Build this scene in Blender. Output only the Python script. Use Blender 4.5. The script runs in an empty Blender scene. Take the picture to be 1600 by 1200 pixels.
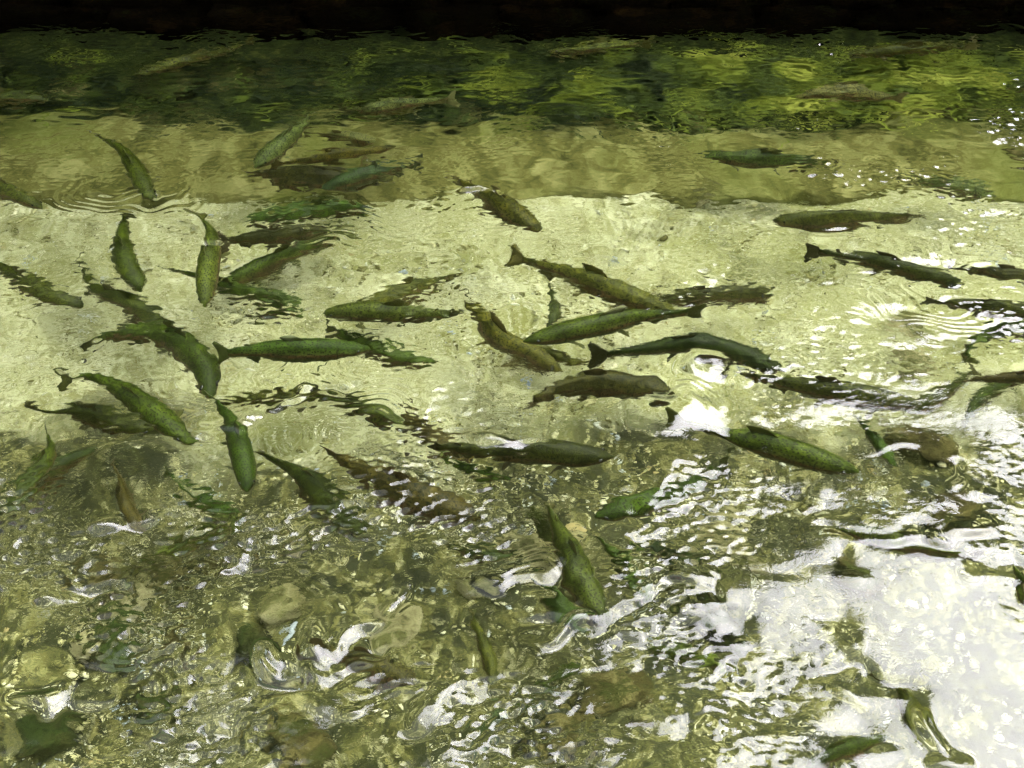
import bpy, math, random
import numpy as np
from mathutils import Vector

random.seed(7)
rng = np.random.default_rng(11)
R = math.radians
SC = bpy.context.scene
COL = SC.collection

# ------------------------------------------------------------------ camera
CAM_H = 1.5
PITCH = R(39.0)
HFOV = R(48.0)
cam_d = bpy.data.cameras.new('camera')
cam = bpy.data.objects.new('camera', cam_d)
COL.objects.link(cam)
cam.location = (0, 0, CAM_H)
cam.rotation_euler = (R(90) - PITCH, 0, 0)
cam_d.sensor_width = 36
cam_d.lens = 18 / math.tan(HFOV / 2)
cam_d.clip_start = 0.02
cam_d.clip_end = 2000
SC.camera = cam

# ------------------------------------------------------------------ light
SUN_EL, SUN_AZ = R(55), R(50)            # azimuth to the right of the view axis (+Y)
sun_dir = Vector((math.sin(SUN_AZ) * math.cos(SUN_EL), math.cos(SUN_AZ) * math.cos(SUN_EL), math.sin(SUN_EL)))
world = bpy.data.worlds.new('World')
SC.world = world
world.use_nodes = True
wn = world.node_tree
bg = wn.nodes['Background']
sky = wn.nodes.new('ShaderNodeTexSky')
sky.sky_type = 'NISHITA'
sky.sun_disc = False
sky.sun_elevation = SUN_EL
sky.sun_rotation = SUN_AZ
sky.air_density = 1.0
sky.dust_density = 2.0
sky.ozone_density = 0.6
hs = wn.nodes.new('ShaderNodeHueSaturation')      # overcast: the blue is veiled by even white cloud
hs.inputs['Saturation'].default_value = 0.22
wn.links.new(sky.outputs[0], hs.inputs['Color'])
wn.links.new(hs.outputs[0], bg.inputs[0])
bg.inputs[1].default_value = 0.15
sl = bpy.data.lights.new('sun', 'SUN')
sl.energy = 1.5
sl.angle = R(56)                         # sun veiled by thin bright cloud
sl.color = (0.985, 0.97, 1.0)
sun = bpy.data.objects.new('sun', sl)
COL.objects.link(sun)
sun.rotation_euler = sun_dir.to_track_quat('Z', 'Y').to_euler()
sun.location = sun_dir * 30

vs = SC.view_settings
vs.view_transform = 'Standard'
vs.look = 'None'
vs.gamma = 1
vs.use_curve_mapping = False
vs.exposure = 2.65
SC.cycles.max_bounces = 7
SC.cycles.transmission_bounces = 5
SC.cycles.glossy_bounces = 3
SC.cycles.diffuse_bounces = 2
SC.cycles.caustics_refractive = True
SC.cycles.caustics_reflective = False
SC.cycles.blur_glossy = 0.0
SC.cycles.sample_clamp_indirect = 12

# ------------------------------------------------------------------ helpers
FW = Vector((0, math.cos(PITCH), -math.sin(PITCH)))
UP = Vector((0, math.sin(PITCH), math.cos(PITCH)))
TX = math.tan(HFOV / 2)
EYE = Vector((0, 0, CAM_H))
IOR = 1.333


def ray(px, py):
    return (FW + Vector((1, 0, 0)) * ((px - 800) / 800 * TX) + UP * ((600 - py) / 600 * 0.75 * TX)).normalized()


def surf(px, py):
    d = ray(px, py)
    return EYE + d * (-CAM_H / d.z)


def under(px, py, depth):
    """The point at DEPTH under still water that shows at that place of the photograph."""
    d = ray(px, py)
    s = EYE + d * (-CAM_H / d.z)
    n = Vector((0, 0, 1))
    c = -d.z
    e = 1 / IOR
    t = d * e + n * (e * c - math.sqrt(1 - e * e * (1 - c * c)))
    return s + t * (depth / -t.z)


def mesh_obj(name, verts, faces, mat, parent=None, smooth=True, uv=None):
    me = bpy.data.meshes.new(name)
    me.from_pydata([tuple(v) for v in verts], [], faces)
    if smooth:
        me.polygons.foreach_set('use_smooth', [True] * len(me.polygons))
    if uv is not None:
        l = me.uv_layers.new(name='UVMap')
        idx = np.empty(len(me.loops), dtype=np.int32)
        me.loops.foreach_get('vertex_index', idx)
        l.data.foreach_set('uv', np.asarray(uv, dtype=np.float32)[idx].ravel())
    me.materials.append(mat)
    me.update()
    o = bpy.data.objects.new(name, me)
    COL.objects.link(o)
    if parent:
        o.parent = parent
    return o


def np_mesh(name, V, F, mat, smooth=True):
    """V n x 3, F m x 4 numpy arrays"""
    me = bpy.data.meshes.new(name)
    me.vertices.add(len(V))
    me.vertices.foreach_set('co', V.astype(np.float32).ravel())
    m, k = F.shape
    me.loops.add(m * k)
    me.loops.foreach_set('vertex_index', F.astype(np.int32).ravel())
    me.polygons.add(m)
    me.polygons.foreach_set('loop_start', np.arange(0, m * k, k, dtype=np.int32))
    me.polygons.foreach_set('use_smooth', np.full(m, smooth))
    me.update(calc_edges=True)
    me.materials.append(mat)
    o = bpy.data.objects.new(name, me)
    COL.objects.link(o)
    return o


def grid_faces(nx, ny):
    i = np.arange((nx - 1) * (ny - 1))
    r, c = i // (nx - 1), i % (nx - 1)
    a = r * nx + c
    return np.stack([a, a + 1, a + nx + 1, a + nx], 1)


def tag(o, label=None, cat=None, group=None, kind=None):
    if label: o['label'] = label
    if cat: o['category'] = cat
    if group: o['group'] = group
    if kind: o['kind'] = kind
    return o


class NT:
    """small node-tree writer"""
    def __init__(self, name):
        self.m = bpy.data.materials.new(name)
        self.m.use_nodes = True
        self.t = self.m.node_tree
        self.t.nodes.clear()
        self.out = self.t.nodes.new('ShaderNodeOutputMaterial')

    def n(self, typ, **kw):
        nd = self.t.nodes.new('ShaderNode' + typ)
        for k, v in kw.items():
            setattr(nd, k, v)
        return nd

    def l(self, a, b):
        self.t.links.new(a, b)

    def put(self, sock, v):
        if hasattr(v, 'is_output') or hasattr(v, 'links'):
            self.l(v, sock)
        else:
            sock.default_value = v

    def noise(self, vec, scale, detail=4, rough=0.55, dist=0.0):
        nd = self.n('TexNoise')
        if vec is not None: self.l(vec, nd.inputs['Vector'])
        nd.inputs['Scale'].default_value = scale
        nd.inputs['Detail'].default_value = detail
        nd.inputs['Roughness'].default_value = rough
        nd.inputs['Distortion'].default_value = dist
        return nd.outputs['Fac']

    def ramp(self, fac, stops):
        nd = self.n('ValToRGB')
        el = nd.color_ramp.elements
        while len(el) < len(stops): el.new(0.5)
        for e, (p, c) in zip(el, stops):
            e.position = p
            e.color = (*c, 1) if len(c) == 3 else c
        self.l(fac, nd.inputs[0])
        return nd.outputs[0]

    def mix(self, fac, a, b, mode='MIX'):
        nd = self.n('MixRGB', blend_type=mode)
        self.put(nd.inputs[0], fac)
        for s, v in ((nd.inputs[1], a), (nd.inputs[2], b)):
            if isinstance(v, tuple): s.default_value = (*v[:3], 1)
            else: self.l(v, s)
        return nd.outputs[0]

    def math(self, op, a, b=0.0, clamp=False):
        nd = self.n('Math', operation=op, use_clamp=clamp)
        self.put(nd.inputs[0], a)
        self.put(nd.inputs[1], b)
        return nd.outputs[0]

    def mapr(self, v, a, b, c=0.0, d=1.0):
        nd = self.n('MapRange')
        self.l(v, nd.inputs[0])
        for i, x in enumerate((a, b, c, d)): nd.inputs[i + 1].default_value = x
        return nd.outputs[0]

    def bump(self, h, strength, dist):
        nd = self.n('Bump')
        self.l(h, nd.inputs['Height'])
        nd.inputs['Strength'].default_value = strength
        nd.inputs['Distance'].default_value = dist
        return nd.outputs[0]

    def principled(self, color, rough=0.8, spec=0.3, normal=None):
        p = self.n('BsdfPrincipled')
        if isinstance(color, tuple): p.inputs['Base Color'].default_value = (*color, 1)
        else: self.l(color, p.inputs['Base Color'])
        self.put(p.inputs['Roughness'], rough)
        p.inputs['Specular IOR Level'].default_value = spec
        if normal is not None: self.l(normal, p.inputs['Normal'])
        self.l(p.outputs[0], self.out.inputs[0])
        return p


# ------------------------------------------------------------------ materials
def mat_water():
    t = NT('pond_water')
    co = t.n('TexCoord').outputs['Object']
    mp = t.n('Mapping'); mp.inputs['Scale'].default_value = (1.0, 1.25, 1.0)
    t.l(co, mp.inputs[0])
    h1 = t.noise(mp.outputs[0], 50, 3, 0.5, 1.2)
    msk = t.mapr(t.noise(co, 2.6, 2, 0.5), 0.42, 0.66, 0.2, 1.0)
    sy = t.n('SeparateXYZ'); t.l(co, sy.inputs[0])
    h = t.math('MULTIPLY', t.math('MULTIPLY', h1, msk), t.mapr(sy.outputs['Y'], 2.2, 3.0, 1.0, 0.15))
    b = t.bump(h, 1.0, 0.0009)
    fr = t.n('Fresnel'); fr.inputs[0].default_value = IOR
    t.l(b, fr.inputs['Normal'])
    rf = t.n('BsdfRefraction'); rf.inputs['Color'].default_value = (0.965, 0.99, 0.89, 1)
    rf.inputs['IOR'].default_value = IOR; rf.inputs['Roughness'].default_value = 0.0
    gl = t.n('BsdfGlossy'); gl.inputs['Color'].default_value = (1, 1, 1, 1)
    gl.inputs['Roughness'].default_value = 0.0
    t.l(b, rf.inputs['Normal']); t.l(b, gl.inputs['Normal'])
    mx = t.n('MixShader')
    t.l(fr.outputs[0], mx.inputs[0]); t.l(rf.outputs[0], mx.inputs[1]); t.l(gl.outputs[0], mx.inputs[2])
    t.l(mx.outputs[0], t.out.inputs[0])
    return t.m


def mat_bottom():
    t = NT('algae_stained_concrete')
    geo = t.n('NewGeometry').outputs['Position']
    sep = t.n('SeparateXYZ'); t.l(geo, sep.inputs[0])
    n1 = t.noise(geo, 3.0, 5, 0.6, 0.4)
    n2 = t.noise(geo, 14, 6, 0.65, 0.5)
    n3 = t.noise(geo, 70, 4, 0.6, 0.3)
    base = t.ramp(n2, [(0.32, (0.19, 0.185, 0.055)), (0.45, (0.34, 0.345, 0.16)), (0.57, (0.50, 0.50, 0.29)), (0.72, (0.62, 0.615, 0.42))])
    base = t.mix(t.mapr(n1, 0.48, 0.64, 0.0, 0.85), base, (0.21, 0.22, 0.06))
    base = t.mix(t.mapr(n3, 0.36, 0.54, 0.85, 0.0), base, (0.15, 0.15, 0.042))
    n4 = t.noise(geo, 120, 3, 0.6, 0.8)
    base = t.mix(t.mapr(n4, 0.52, 0.66, 0.0, 0.65), base, (0.66, 0.65, 0.50))  # pale flecks put the brightness of caustics into the colour
    # algae mat on the near floor; its right side darkened to dim the sky glare
    near = t.math('ADD', t.math('ADD', t.mapr(sep.outputs['Y'], 2.3, 1.6, -0.25, 1.1), t.mapr(sep.outputs['X'], -0.2, 0.7, 0.06, 0.30)),
                  t.math('MULTIPLY', t.math('SUBTRACT', t.noise(geo, 2.2, 4, 0.6), 0.5), 2.2))
    alg = t.ramp(t.noise(geo, 13, 6, 0.68, 0.6), [(0.40, (0.010, 0.013, 0.003)), (0.50, (0.045, 0.047, 0.010)), (0.60, (0.13, 0.125, 0.033)), (0.72, (0.36, 0.34, 0.16))])
    n5 = t.noise(geo, 48, 5, 0.7, 0.5)
    alg = t.mix(t.mapr(n5, 0.40, 0.52, 0.85, 0.0), alg, (0.012, 0.016, 0.003))
    alg = t.mix(t.mapr(n5, 0.56, 0.66, 0.0, 0.8), alg, (0.42, 0.40, 0.22))
    base = t.mix(t.mapr(near, 0.15, 0.55, 0.0, 0.95), base, alg)
    nb = t.bump(t.noise(geo, 55, 6, 0.65), 0.7, 0.012)
    t.principled(base, 0.85, 0.2, nb)
    return t.m


def mat_ledge():
    t = NT('olive_ledge')  # mottled olive, darker than the floor
    geo = t.n('NewGeometry').outputs['Position']
    n2 = t.noise(geo, 9, 6, 0.65, 0.4)
    c = t.ramp(n2, [(0.34, (0.038, 0.040, 0.008)), (0.48, (0.115, 0.112, 0.028)), (0.66, (0.27, 0.26, 0.10))])
    c = t.mix(t.mapr(t.noise(geo, 2.4, 3, 0.5), 0.5, 0.66, 0, 0.6), c, (0.13, 0.15, 0.03))
    sep = t.n('SeparateXYZ'); t.l(geo, sep.inputs[0])
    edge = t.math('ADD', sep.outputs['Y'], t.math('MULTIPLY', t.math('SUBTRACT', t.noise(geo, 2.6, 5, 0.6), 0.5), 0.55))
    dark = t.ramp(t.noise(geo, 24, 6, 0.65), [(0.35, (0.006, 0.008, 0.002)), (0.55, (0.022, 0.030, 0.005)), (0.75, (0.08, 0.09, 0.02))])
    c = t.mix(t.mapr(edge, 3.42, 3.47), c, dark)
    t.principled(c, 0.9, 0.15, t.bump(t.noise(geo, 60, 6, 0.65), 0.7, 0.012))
    return t.m


def mat_stone(name, stops, scale=16, algae=0.5, alg=(0.05, 0.085, 0.012), spec=0.2):
    t = NT(name)
    geo = t.n('NewGeometry')
    c = t.ramp(t.noise(geo.outputs['Position'], scale, 6, 0.65, 0.4), stops)
    oi = t.n('ObjectInfo')
    c = t.mix(0.35, c, t.mix(1.0, c, t.ramp(oi.outputs['Random'], [(0, (0.55, 0.5, 0.45)), (1, (1.5, 1.45, 1.3))]), 'MULTIPLY'))
    nz = t.n('SeparateXYZ'); t.l(geo.outputs['Normal'], nz.inputs[0])
    f = t.math('MULTIPLY', t.mapr(nz.outputs['Z'], -0.2, 0.8, 0.2, 1.0), t.mapr(t.noise(geo.outputs['Position'], 11, 5, 0.6), 0.62 - algae * 0.3, 0.72 - algae * 0.3, 0, 0.9))
    c = t.mix(f, c, alg)
    c = t.mix(t.mapr(t.noise(geo.outputs['Position'], 75, 5, 0.7), 0.36, 0.5, 0.7, 0.0), c, t.mix(1.0, c, (0.3, 0.3, 0.25), 'MULTIPLY'))
    t.principled(c, 0.9, spec, t.bump(t.noise(geo.outputs['Position'], 45, 6, 0.65), 0.9, 0.02))
    return t.m


def mat_fish():
    t = NT('trout_skin')
    uv = t.n('UVMap').outputs[0]
    sp = t.n('SeparateXYZ'); t.l(uv, sp.inputs[0])
    u, v = sp.outputs['X'], sp.outputs['Y']
    oc = t.n('ObjectInfo').outputs['Color']
    geo = t.n('TexCoord').outputs['Object']
    flank = t.mix(0.65, t.mix(1.0, oc, (2.0, 1.8, 1.6), 'MULTIPLY'), (0.13, 0.12, 0.05))
    c = t.mix(t.mapr(v, 0.26, 0.55), oc, flank)
    c = t.mix(t.math('MULTIPLY', t.mapr(v, 0.42, 0.5), t.mapr(v, 0.64, 0.52)), c, (0.13, 0.075, 0.035))
    c = t.mix(t.mapr(v, 0.66, 0.9), c, (0.24, 0.22, 0.12))
    c = t.mix(t.mapr(t.noise(geo, 30, 4, 0.6), 0.38, 0.62, 0.9, 0.0), c, t.mix(1.0, c, (0.35, 0.38, 0.3), 'MULTIPLY'))
    c = t.mix(t.mapr(t.noise(geo, 55, 5, 0.7), 0.52, 0.70, 0.0, 0.7), c, t.mix(1.0, c, (1.8, 1.65, 1.5), 'MULTIPLY'))
    mp = t.n('Mapping'); mp.inputs['Scale'].default_value = (44, 14, 1); t.l(uv, mp.inputs[0])
    vo = t.n('TexVoronoi'); vo.voronoi_dimensions = '2D'; t.l(mp.outputs[0], vo.inputs['Vector']); vo.inputs['Scale'].default_value = 1.0
    spot = t.math('MULTIPLY', t.mapr(vo.outputs['Distance'], 0.20, 0.34, 0.85, 0.0), t.mapr(v, 0.5, 0.72, 1, 0))
    c = t.mix(spot, c, (0.010, 0.012, 0.004))
    gill = t.math('ABSOLUTE', t.math('SUBTRACT', u, t.math('ADD', 0.205, t.math('MULTIPLY', t.math('POWER', t.math('SUBTRACT', v, 0.5), 2.0), -0.12))))
    gm = t.math('MULTIPLY', t.mapr(gill, 0.002, 0.008, 0.8, 0.0), t.mapr(v, 0.2, 0.34))
    c = t.mix(gm, c, (0.012, 0.014, 0.005))
    # scale rows
    mp2 = t.n('Mapping'); mp2.inputs['Scale'].default_value = (150, 46, 1); t.l(uv, mp2.inputs[0])
    v2 = t.n('TexVoronoi'); v2.voronoi_dimensions = '2D'; t.l(mp2.outputs[0], v2.inputs['Vector']); v2.inputs['Scale'].default_value = 1.0
    t.principled(c, 0.5, 0.2, t.bump(v2.outputs['Distance'], 0.35, 0.002))
    return t.m


def mat_fin():
    t = NT('trout_fin')
    uv = t.n('UVMap').outputs[0]
    sp = t.n('SeparateXYZ'); t.l(uv, sp.inputs[0])
    oc = t.n('ObjectInfo').outputs['Color']
    w = t.n('TexWave'); w.wave_type = 'BANDS'; w.bands_direction = 'X'
    t.l(uv, w.inputs['Vector']); w.inputs['Scale'].default_value = 6; w.inputs['Distortion'].default_value = 0.6
    c = t.mix(0.5, oc, (0.035, 0.024, 0.014))
    c = t.mix(t.math('MULTIPLY', w.outputs['Fac'], 0.55), c, t.mix(1.0, c, (2.1, 1.8, 1.6), 'MULTIPLY'))
    t.principled(c, 0.5, 0.3, t.bump(w.outputs['Fac'], 0.4, 0.002))
    return t.m


def mat_simple(name, col, rough=0.5, spec=0.5):
    t = NT(name)
    geo = t.n('TexCoord').outputs['Object']
    c = t.ramp(t.noise(geo, 20, 4, 0.6), [(0.3, tuple(x * 0.6 for x in col)), (0.7, tuple(min(1, x * 1.3) for x in col))])
    t.principled(c, rough, spec)
    return t.m


def mat_weed():
    t = NT('green_waterweed')
    geo = t.n('NewGeometry').outputs['Position']
    sep = t.n('SeparateXYZ'); t.l(geo, sep.inputs[0])
    f = t.math('ADD', t.noise(geo, 5, 2, 0.5, 0.8), t.mapr(sep.outputs['X'], -1.0, 1.4, -0.12, 0.10))
    c = t.ramp(f, [(0.36, (0.008, 0.014, 0.002)), (0.5, (0.04, 0.058, 0.006)), (0.64, (0.13, 0.16, 0.014)), (0.8, (0.30, 0.32, 0.05))])
    t.principled(c, 0.7, 0.2)
    return t.m


def mat_leaf():
    t = NT('tree_leaves')
    oi = t.n('NewGeometry').outputs['Random Per Island']
    c = t.ramp(oi, [(0, (0.025, 0.05, 0.010)), (0.6, (0.05, 0.09, 0.016)), (1, (0.09, 0.13, 0.03))])
    t.principled(c, 0.6, 0.3)
    return t.m


M_WATER = mat_water()
M_BOTTOM = mat_bottom()
M_LEDGE = mat_ledge()
M_STONE_PALE = mat_stone('pale_stone', [(0.3, (0.16, 0.15, 0.06)), (0.55, (0.34, 0.32, 0.17)), (0.75, (0.48, 0.45, 0.28))], 22, 0.5, (0.09, 0.095, 0.022))
M_STONE_BROWN = mat_stone('brown_stone', [(0.3, (0.026, 0.024, 0.008)), (0.5, (0.085, 0.075, 0.022)), (0.7, (0.22, 0.20, 0.08))], 16, 0.45, (0.045, 0.055, 0.010))
M_STONE_GREEN = mat_stone('algae_stone', [(0.3, (0.012, 0.014, 0.004)), (0.55, (0.05, 0.052, 0.012)), (0.75, (0.15, 0.14, 0.045))], 18, 0.55, (0.030, 0.048, 0.007))
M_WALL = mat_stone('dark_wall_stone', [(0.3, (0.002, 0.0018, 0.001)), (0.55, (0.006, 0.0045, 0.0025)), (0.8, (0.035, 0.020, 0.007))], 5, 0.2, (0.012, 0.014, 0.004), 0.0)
M_FISH = mat_fish()
M_FIN = mat_fin()
M_EYE = mat_simple('fish_eye', (0.006, 0.006, 0.005), 0.15, 0.6)
M_WEED = mat_weed()
M_LEAF = mat_leaf()
M_BARK = mat_simple('bark', (0.07, 0.05, 0.035), 0.9, 0.2)
M_GRASS = mat_simple('bank_grass', (0.05, 0.08, 0.02), 0.9, 0.2)

# ------------------------------------------------------------------ pond floor, ledge, wall, bank
DEPTH = 0.50
WALL_Y = 4.09
LEDGE_Y = 3.05


def smooth_noise(nx, ny, lx, ly, lo, hi, seed, aniso=1.0):
    """random field on an nx x ny grid spanning lx x ly metres, wavelengths lo..hi, unit rms"""
    g = np.random.default_rng(seed)
    f = np.fft.rfft2(g.standard_normal((ny, nx)))
    ky = np.fft.fftfreq(ny, ly / ny)[:, None] / aniso
    kx = np.fft.rfftfreq(nx, lx / nx)[None, :]
    k = np.sqrt(kx * kx + ky * ky)
    w = ((k > 1 / hi) & (k < 1 / lo)) / np.maximum(k, 1e-6)
    h = np.fft.irfft2(f * w, s=(ny, nx))
    return h / h.std()


xs = np.linspace(-7, 7, 361)
ys = np.linspace(-1.2, LEDGE_Y + 0.4, 121)
X, Y = np.meshgrid(xs, ys)
Z = -DEPTH + 0.006 * smooth_noise(361, 121, 14, 4.25, 0.15, 1.2, 3)
o = np_mesh('pond_floor', np.stack([X, Y, Z], -1).reshape(-1, 3), grid_faces(361, 121), M_BOTTOM)
tag(o, kind='structure')

# the ledge: a low step, darker olive than the floor, along the foot of the wall
xs = np.linspace(-7, 7, 561)
prof = [(0.0, -0.56), (0.004, -0.475), (0.02, -0.462)] + [(0.02 + k * 0.035, -0.462 + 0.003 * k) for k in range(1, 32)]
edge = 0.03 * smooth_noise(561, 8, 14, 1, 0.12, 2.6, 5)[3]
bumpf = 0.006 * smooth_noise(561, len(prof), 14, 1.1, 0.08, 0.5, 6)
V = np.zeros((len(prof), 561, 3))
for j, (dy, z) in enumerate(prof):
    V[j, :, 0] = xs
    V[j, :, 1] = LEDGE_Y - 0.02 + dy + edge * max(0, 1 - dy / 0.5)
    V[j, :, 2] = z + (bumpf[j] if j > 1 else 0) * 1.0
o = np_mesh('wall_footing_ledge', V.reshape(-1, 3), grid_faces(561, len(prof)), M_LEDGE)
tag(o, kind='structure')

# dark stone wall: mortar core plus single blocks
def block_mesh(w, h, d, seed):
    g = random.Random(seed)
    n = 5
    vs_, fs_ = [], []
    idx = {}
    def vert(i, j, k):
        key = (i, j, k)
        if key not in idx:
            p = Vector((i / n * 2 - 1, j / n * 2 - 1, k / n * 2 - 1))
            q = Vector([math.copysign(abs(c) ** 1.0, c) for c in p])
            r = 0.82 + 0.18 * (1 - max(0, (abs(p.x) + abs(p.y) + abs(p.z) - 1.6)) * 0.35)
            idx[key] = len(vs_)
            vs_.append(Vector((q.x * w / 2 * r, q.y * d / 2 * r, q.z * h / 2 * r)) + Vector((g.uniform(-1, 1), g.uniform(-1, 1), g.uniform(-1, 1))) * 0.022)
        return idx[key]
    for a in range(n):
        for b in range(n):
            fs_.append((vert(a, 0, b), vert(a + 1, 0, b), vert(a + 1, 0, b + 1), vert(a, 0, b + 1)))
            fs_.append((vert(0, a, b), vert(0, a, b + 1), vert(0, a + 1, b + 1), vert(0, a + 1, b)))
            fs_.append((vert(n, a, b), vert(n, a + 1, b), vert(n, a + 1, b + 1), vert(n, a, b + 1)))
            fs_.append((vert(a, b, n), vert(a + 1, b, n), vert(a + 1, b + 1, n), vert(a, b + 1, n)))
            fs_.append((vert(a, b, 0), vert(a, b + 1, 0), vert(a + 1, b + 1, 0), vert(a + 1, b, 0)))
    return vs_, fs_


x0, x1 = -7, 7
vv = [(x0, WALL_Y + 0.06, -0.7), (x1, WALL_Y + 0.06, -0.7), (x1, WALL_Y + 0.06, 0.34), (x0, WALL_Y + 0.06, 0.34),
      (x0, WALL_Y + 0.6, -0.7), (x1, WALL_Y + 0.6, -0.7), (x1, WALL_Y + 0.6, 0.34), (x0, WALL_Y + 0.6, 0.34)]
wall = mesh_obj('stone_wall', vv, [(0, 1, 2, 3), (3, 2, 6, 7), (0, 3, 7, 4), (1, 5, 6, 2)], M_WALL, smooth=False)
tag(wall, 'near-black wet stone wall rising along the far side of the pond', 'wall')
protos = {}
z = -0.62
ci = 0
while z < 0.30:
    hh = [0.22, 0.26, 0.2, 0.24, 0.23, 0.2, 0.22][ci % 7]
    x = x0 + random.uniform(0, 0.3)
    while x < x1:
        wi = random.choice((0.34, 0.44, 0.56))
        key = (wi, hh, random.randint(0, 2))
        if key not in protos:
            vs_, fs_ = block_mesh(wi, hh, 0.2, hash(key) % 999)
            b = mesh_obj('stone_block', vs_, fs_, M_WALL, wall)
            protos[key] = b
        else:
            b = protos[key].copy()
            COL.objects.link(b)
            b.parent = wall
        b.location = (x + wi / 2, WALL_Y + 0.055 + random.uniform(-0.02, 0.015), z + hh / 2)
        x += wi + 0.012
    z += hh + 0.012
    ci += 1

xs = np.concatenate([-np.geomspace(300, 8, 12), np.linspace(-7, 7, 15), np.geomspace(8, 300, 12)])
ys = np.concatenate([[WALL_Y + 0.3], np.linspace(5, 12, 8), np.geomspace(14, 600, 12)])
X, Y = np.meshgrid(xs, ys)
Z = 0.30 + 0.05 * np.sin(X * 1.3) * np.cos(Y * 0.9)
Z[0] = 0.30
o = np_mesh('ground', np.stack([X, Y, Z], -1).reshape(-1, 3), grid_faces(len(xs), len(ys)), M_GRASS)
tag(o, kind='structure')

# ------------------------------------------------------------------ water surface
def axis(fine_lo, fine_hi, step, lo, hi):
    a = list(np.arange(fine_lo, fine_hi, step))
    s, v = step, a[-1]
    while v < hi:
        s *= 1.09; v = min(hi, v + s); a.append(v)
    s, v, pre = step, a[0], []
    while v > lo:
        s *= 1.09; v = max(lo, v - s); pre.append(v)
    return np.array(pre[::-1] + a)


STEP = 0.0041
wx = axis(-2.05, 2.05, STEP, -7, 7)
wy = axis(0.62, WALL_Y + 0.02, STEP, -1.2, WALL_Y + 0.02)
NX, NY = len(wx), len(wy)
WX, WY = np.meshgrid(wx, wy)
LXm, LYm = NX * STEP, NY * STEP


def blob(cx, cy, rx, ry):
    return np.exp(-(((WX - cx) / rx) ** 2 + ((WY - cy) / ry) ** 2))


def pblob(px, py, rx, ry):
    s = surf(px, py)
    return blob(s.x, s.y, rx, ry)


def fld(lo, hi, seed, an=1.0):
    return smooth_noise(NX, NY, LXm, LYm, lo, hi, seed, an)


near = 1 / (1 + np.exp((WY - 1.75) / 0.16))                     # rougher towards the camera
left = 1 / (1 + np.exp((WX - 0.35) / 0.25))
patch = np.clip(0.55 + 0.55 * fld(0.35, 1.2, 21), 0.05, 1.8)
patch2 = np.clip(0.5 + 0.6 * fld(0.25, 0.8, 22), 0.0, 1.9)
mid = np.exp(-((WY - 1.95) / 0.38) ** 2)
right_calm = (1 / (1 + np.exp((WY - 1.7) / 0.10))) / (1 + np.exp((0.40 - WX) / 0.06))
calm = np.zeros_like(WX)                                         # smoother water over the fish that show whole
for (px, py, rx, ry) in [(865, 815, .07, .10), (905, 890, .08, .10), (940, 950, .07, .07), (1240, 600, .10, .07), (1370, 622, .10, .07), (1200, 695, .10, .07), (1290, 722, .10, .07),
                         (880, 425, .12, .10), (980, 460, .12, .10), (930, 508, .12, .08), (1030, 545, .12, .08), (1130, 555, .1, .08), (180, 530, .10, .10), (280, 540, .1, .1), (320, 590, .06, .08),
                         (200, 620, .12, .09), (460, 548, .16, .07), (620, 490, .14, .08), (790, 530, .10, .08), (640, 770, .12, .08), (850, 704, .14, .06), (720, 700, .10, .06), (1400, 845, .1, .05)]:
    calm = np.maximum(calm, pblob(px, py, rx, ry))
rough = (0.5 + 0.25 * mid + 0.30 * near) * (1 - 0.6 * right_calm) * (1 - 0.55 * calm)
fine = (0.85 + 0.25 * mid + near * (0.5 + 1.1 * left)) * (1 - 0.8 * right_calm) * (1 - 0.6 * calm)


def ridged(lo, hi, seed, an):
    n = fld(lo, hi, seed, an)
    r_ = -np.sqrt(n * n + 0.06)
    return 0.6 * n + 0.9 * (r_ - r_.mean())


H = np.zeros_like(WX)
H += 0.0042 * fld(0.45, 1.1, 31, 1.5) * (0.7 + 0.6 * near) * (1 - 0.8 * right_calm)
H += 0.0021 * fld(0.16, 0.40, 32, 1.4) * (0.3 + 0.8 * rough) * (1 - 0.6 * right_calm)
H += 0.0010 * ridged(0.07, 0.17, 33, 1.5) * rough * patch * (1 - 0.4 * right_calm)
H += 0.00060 * ridged(0.028, 0.075, 34, 1.5) * fine * patch2
H += 0.00032 * ridged(0.019, 0.040, 37, 1.8) * fine * (1 + 0.5 * near) * np.clip(patch2 - 0.1, 0, 2)
far_m = 1 / (1 + np.exp((2.75 - WY) / 0.15))
H += (0.0008 * ridged(0.09, 0.26, 35, 2.0) + 0.00022 * ridged(0.035, 0.09, 36, 1.6)) * far_m
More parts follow.
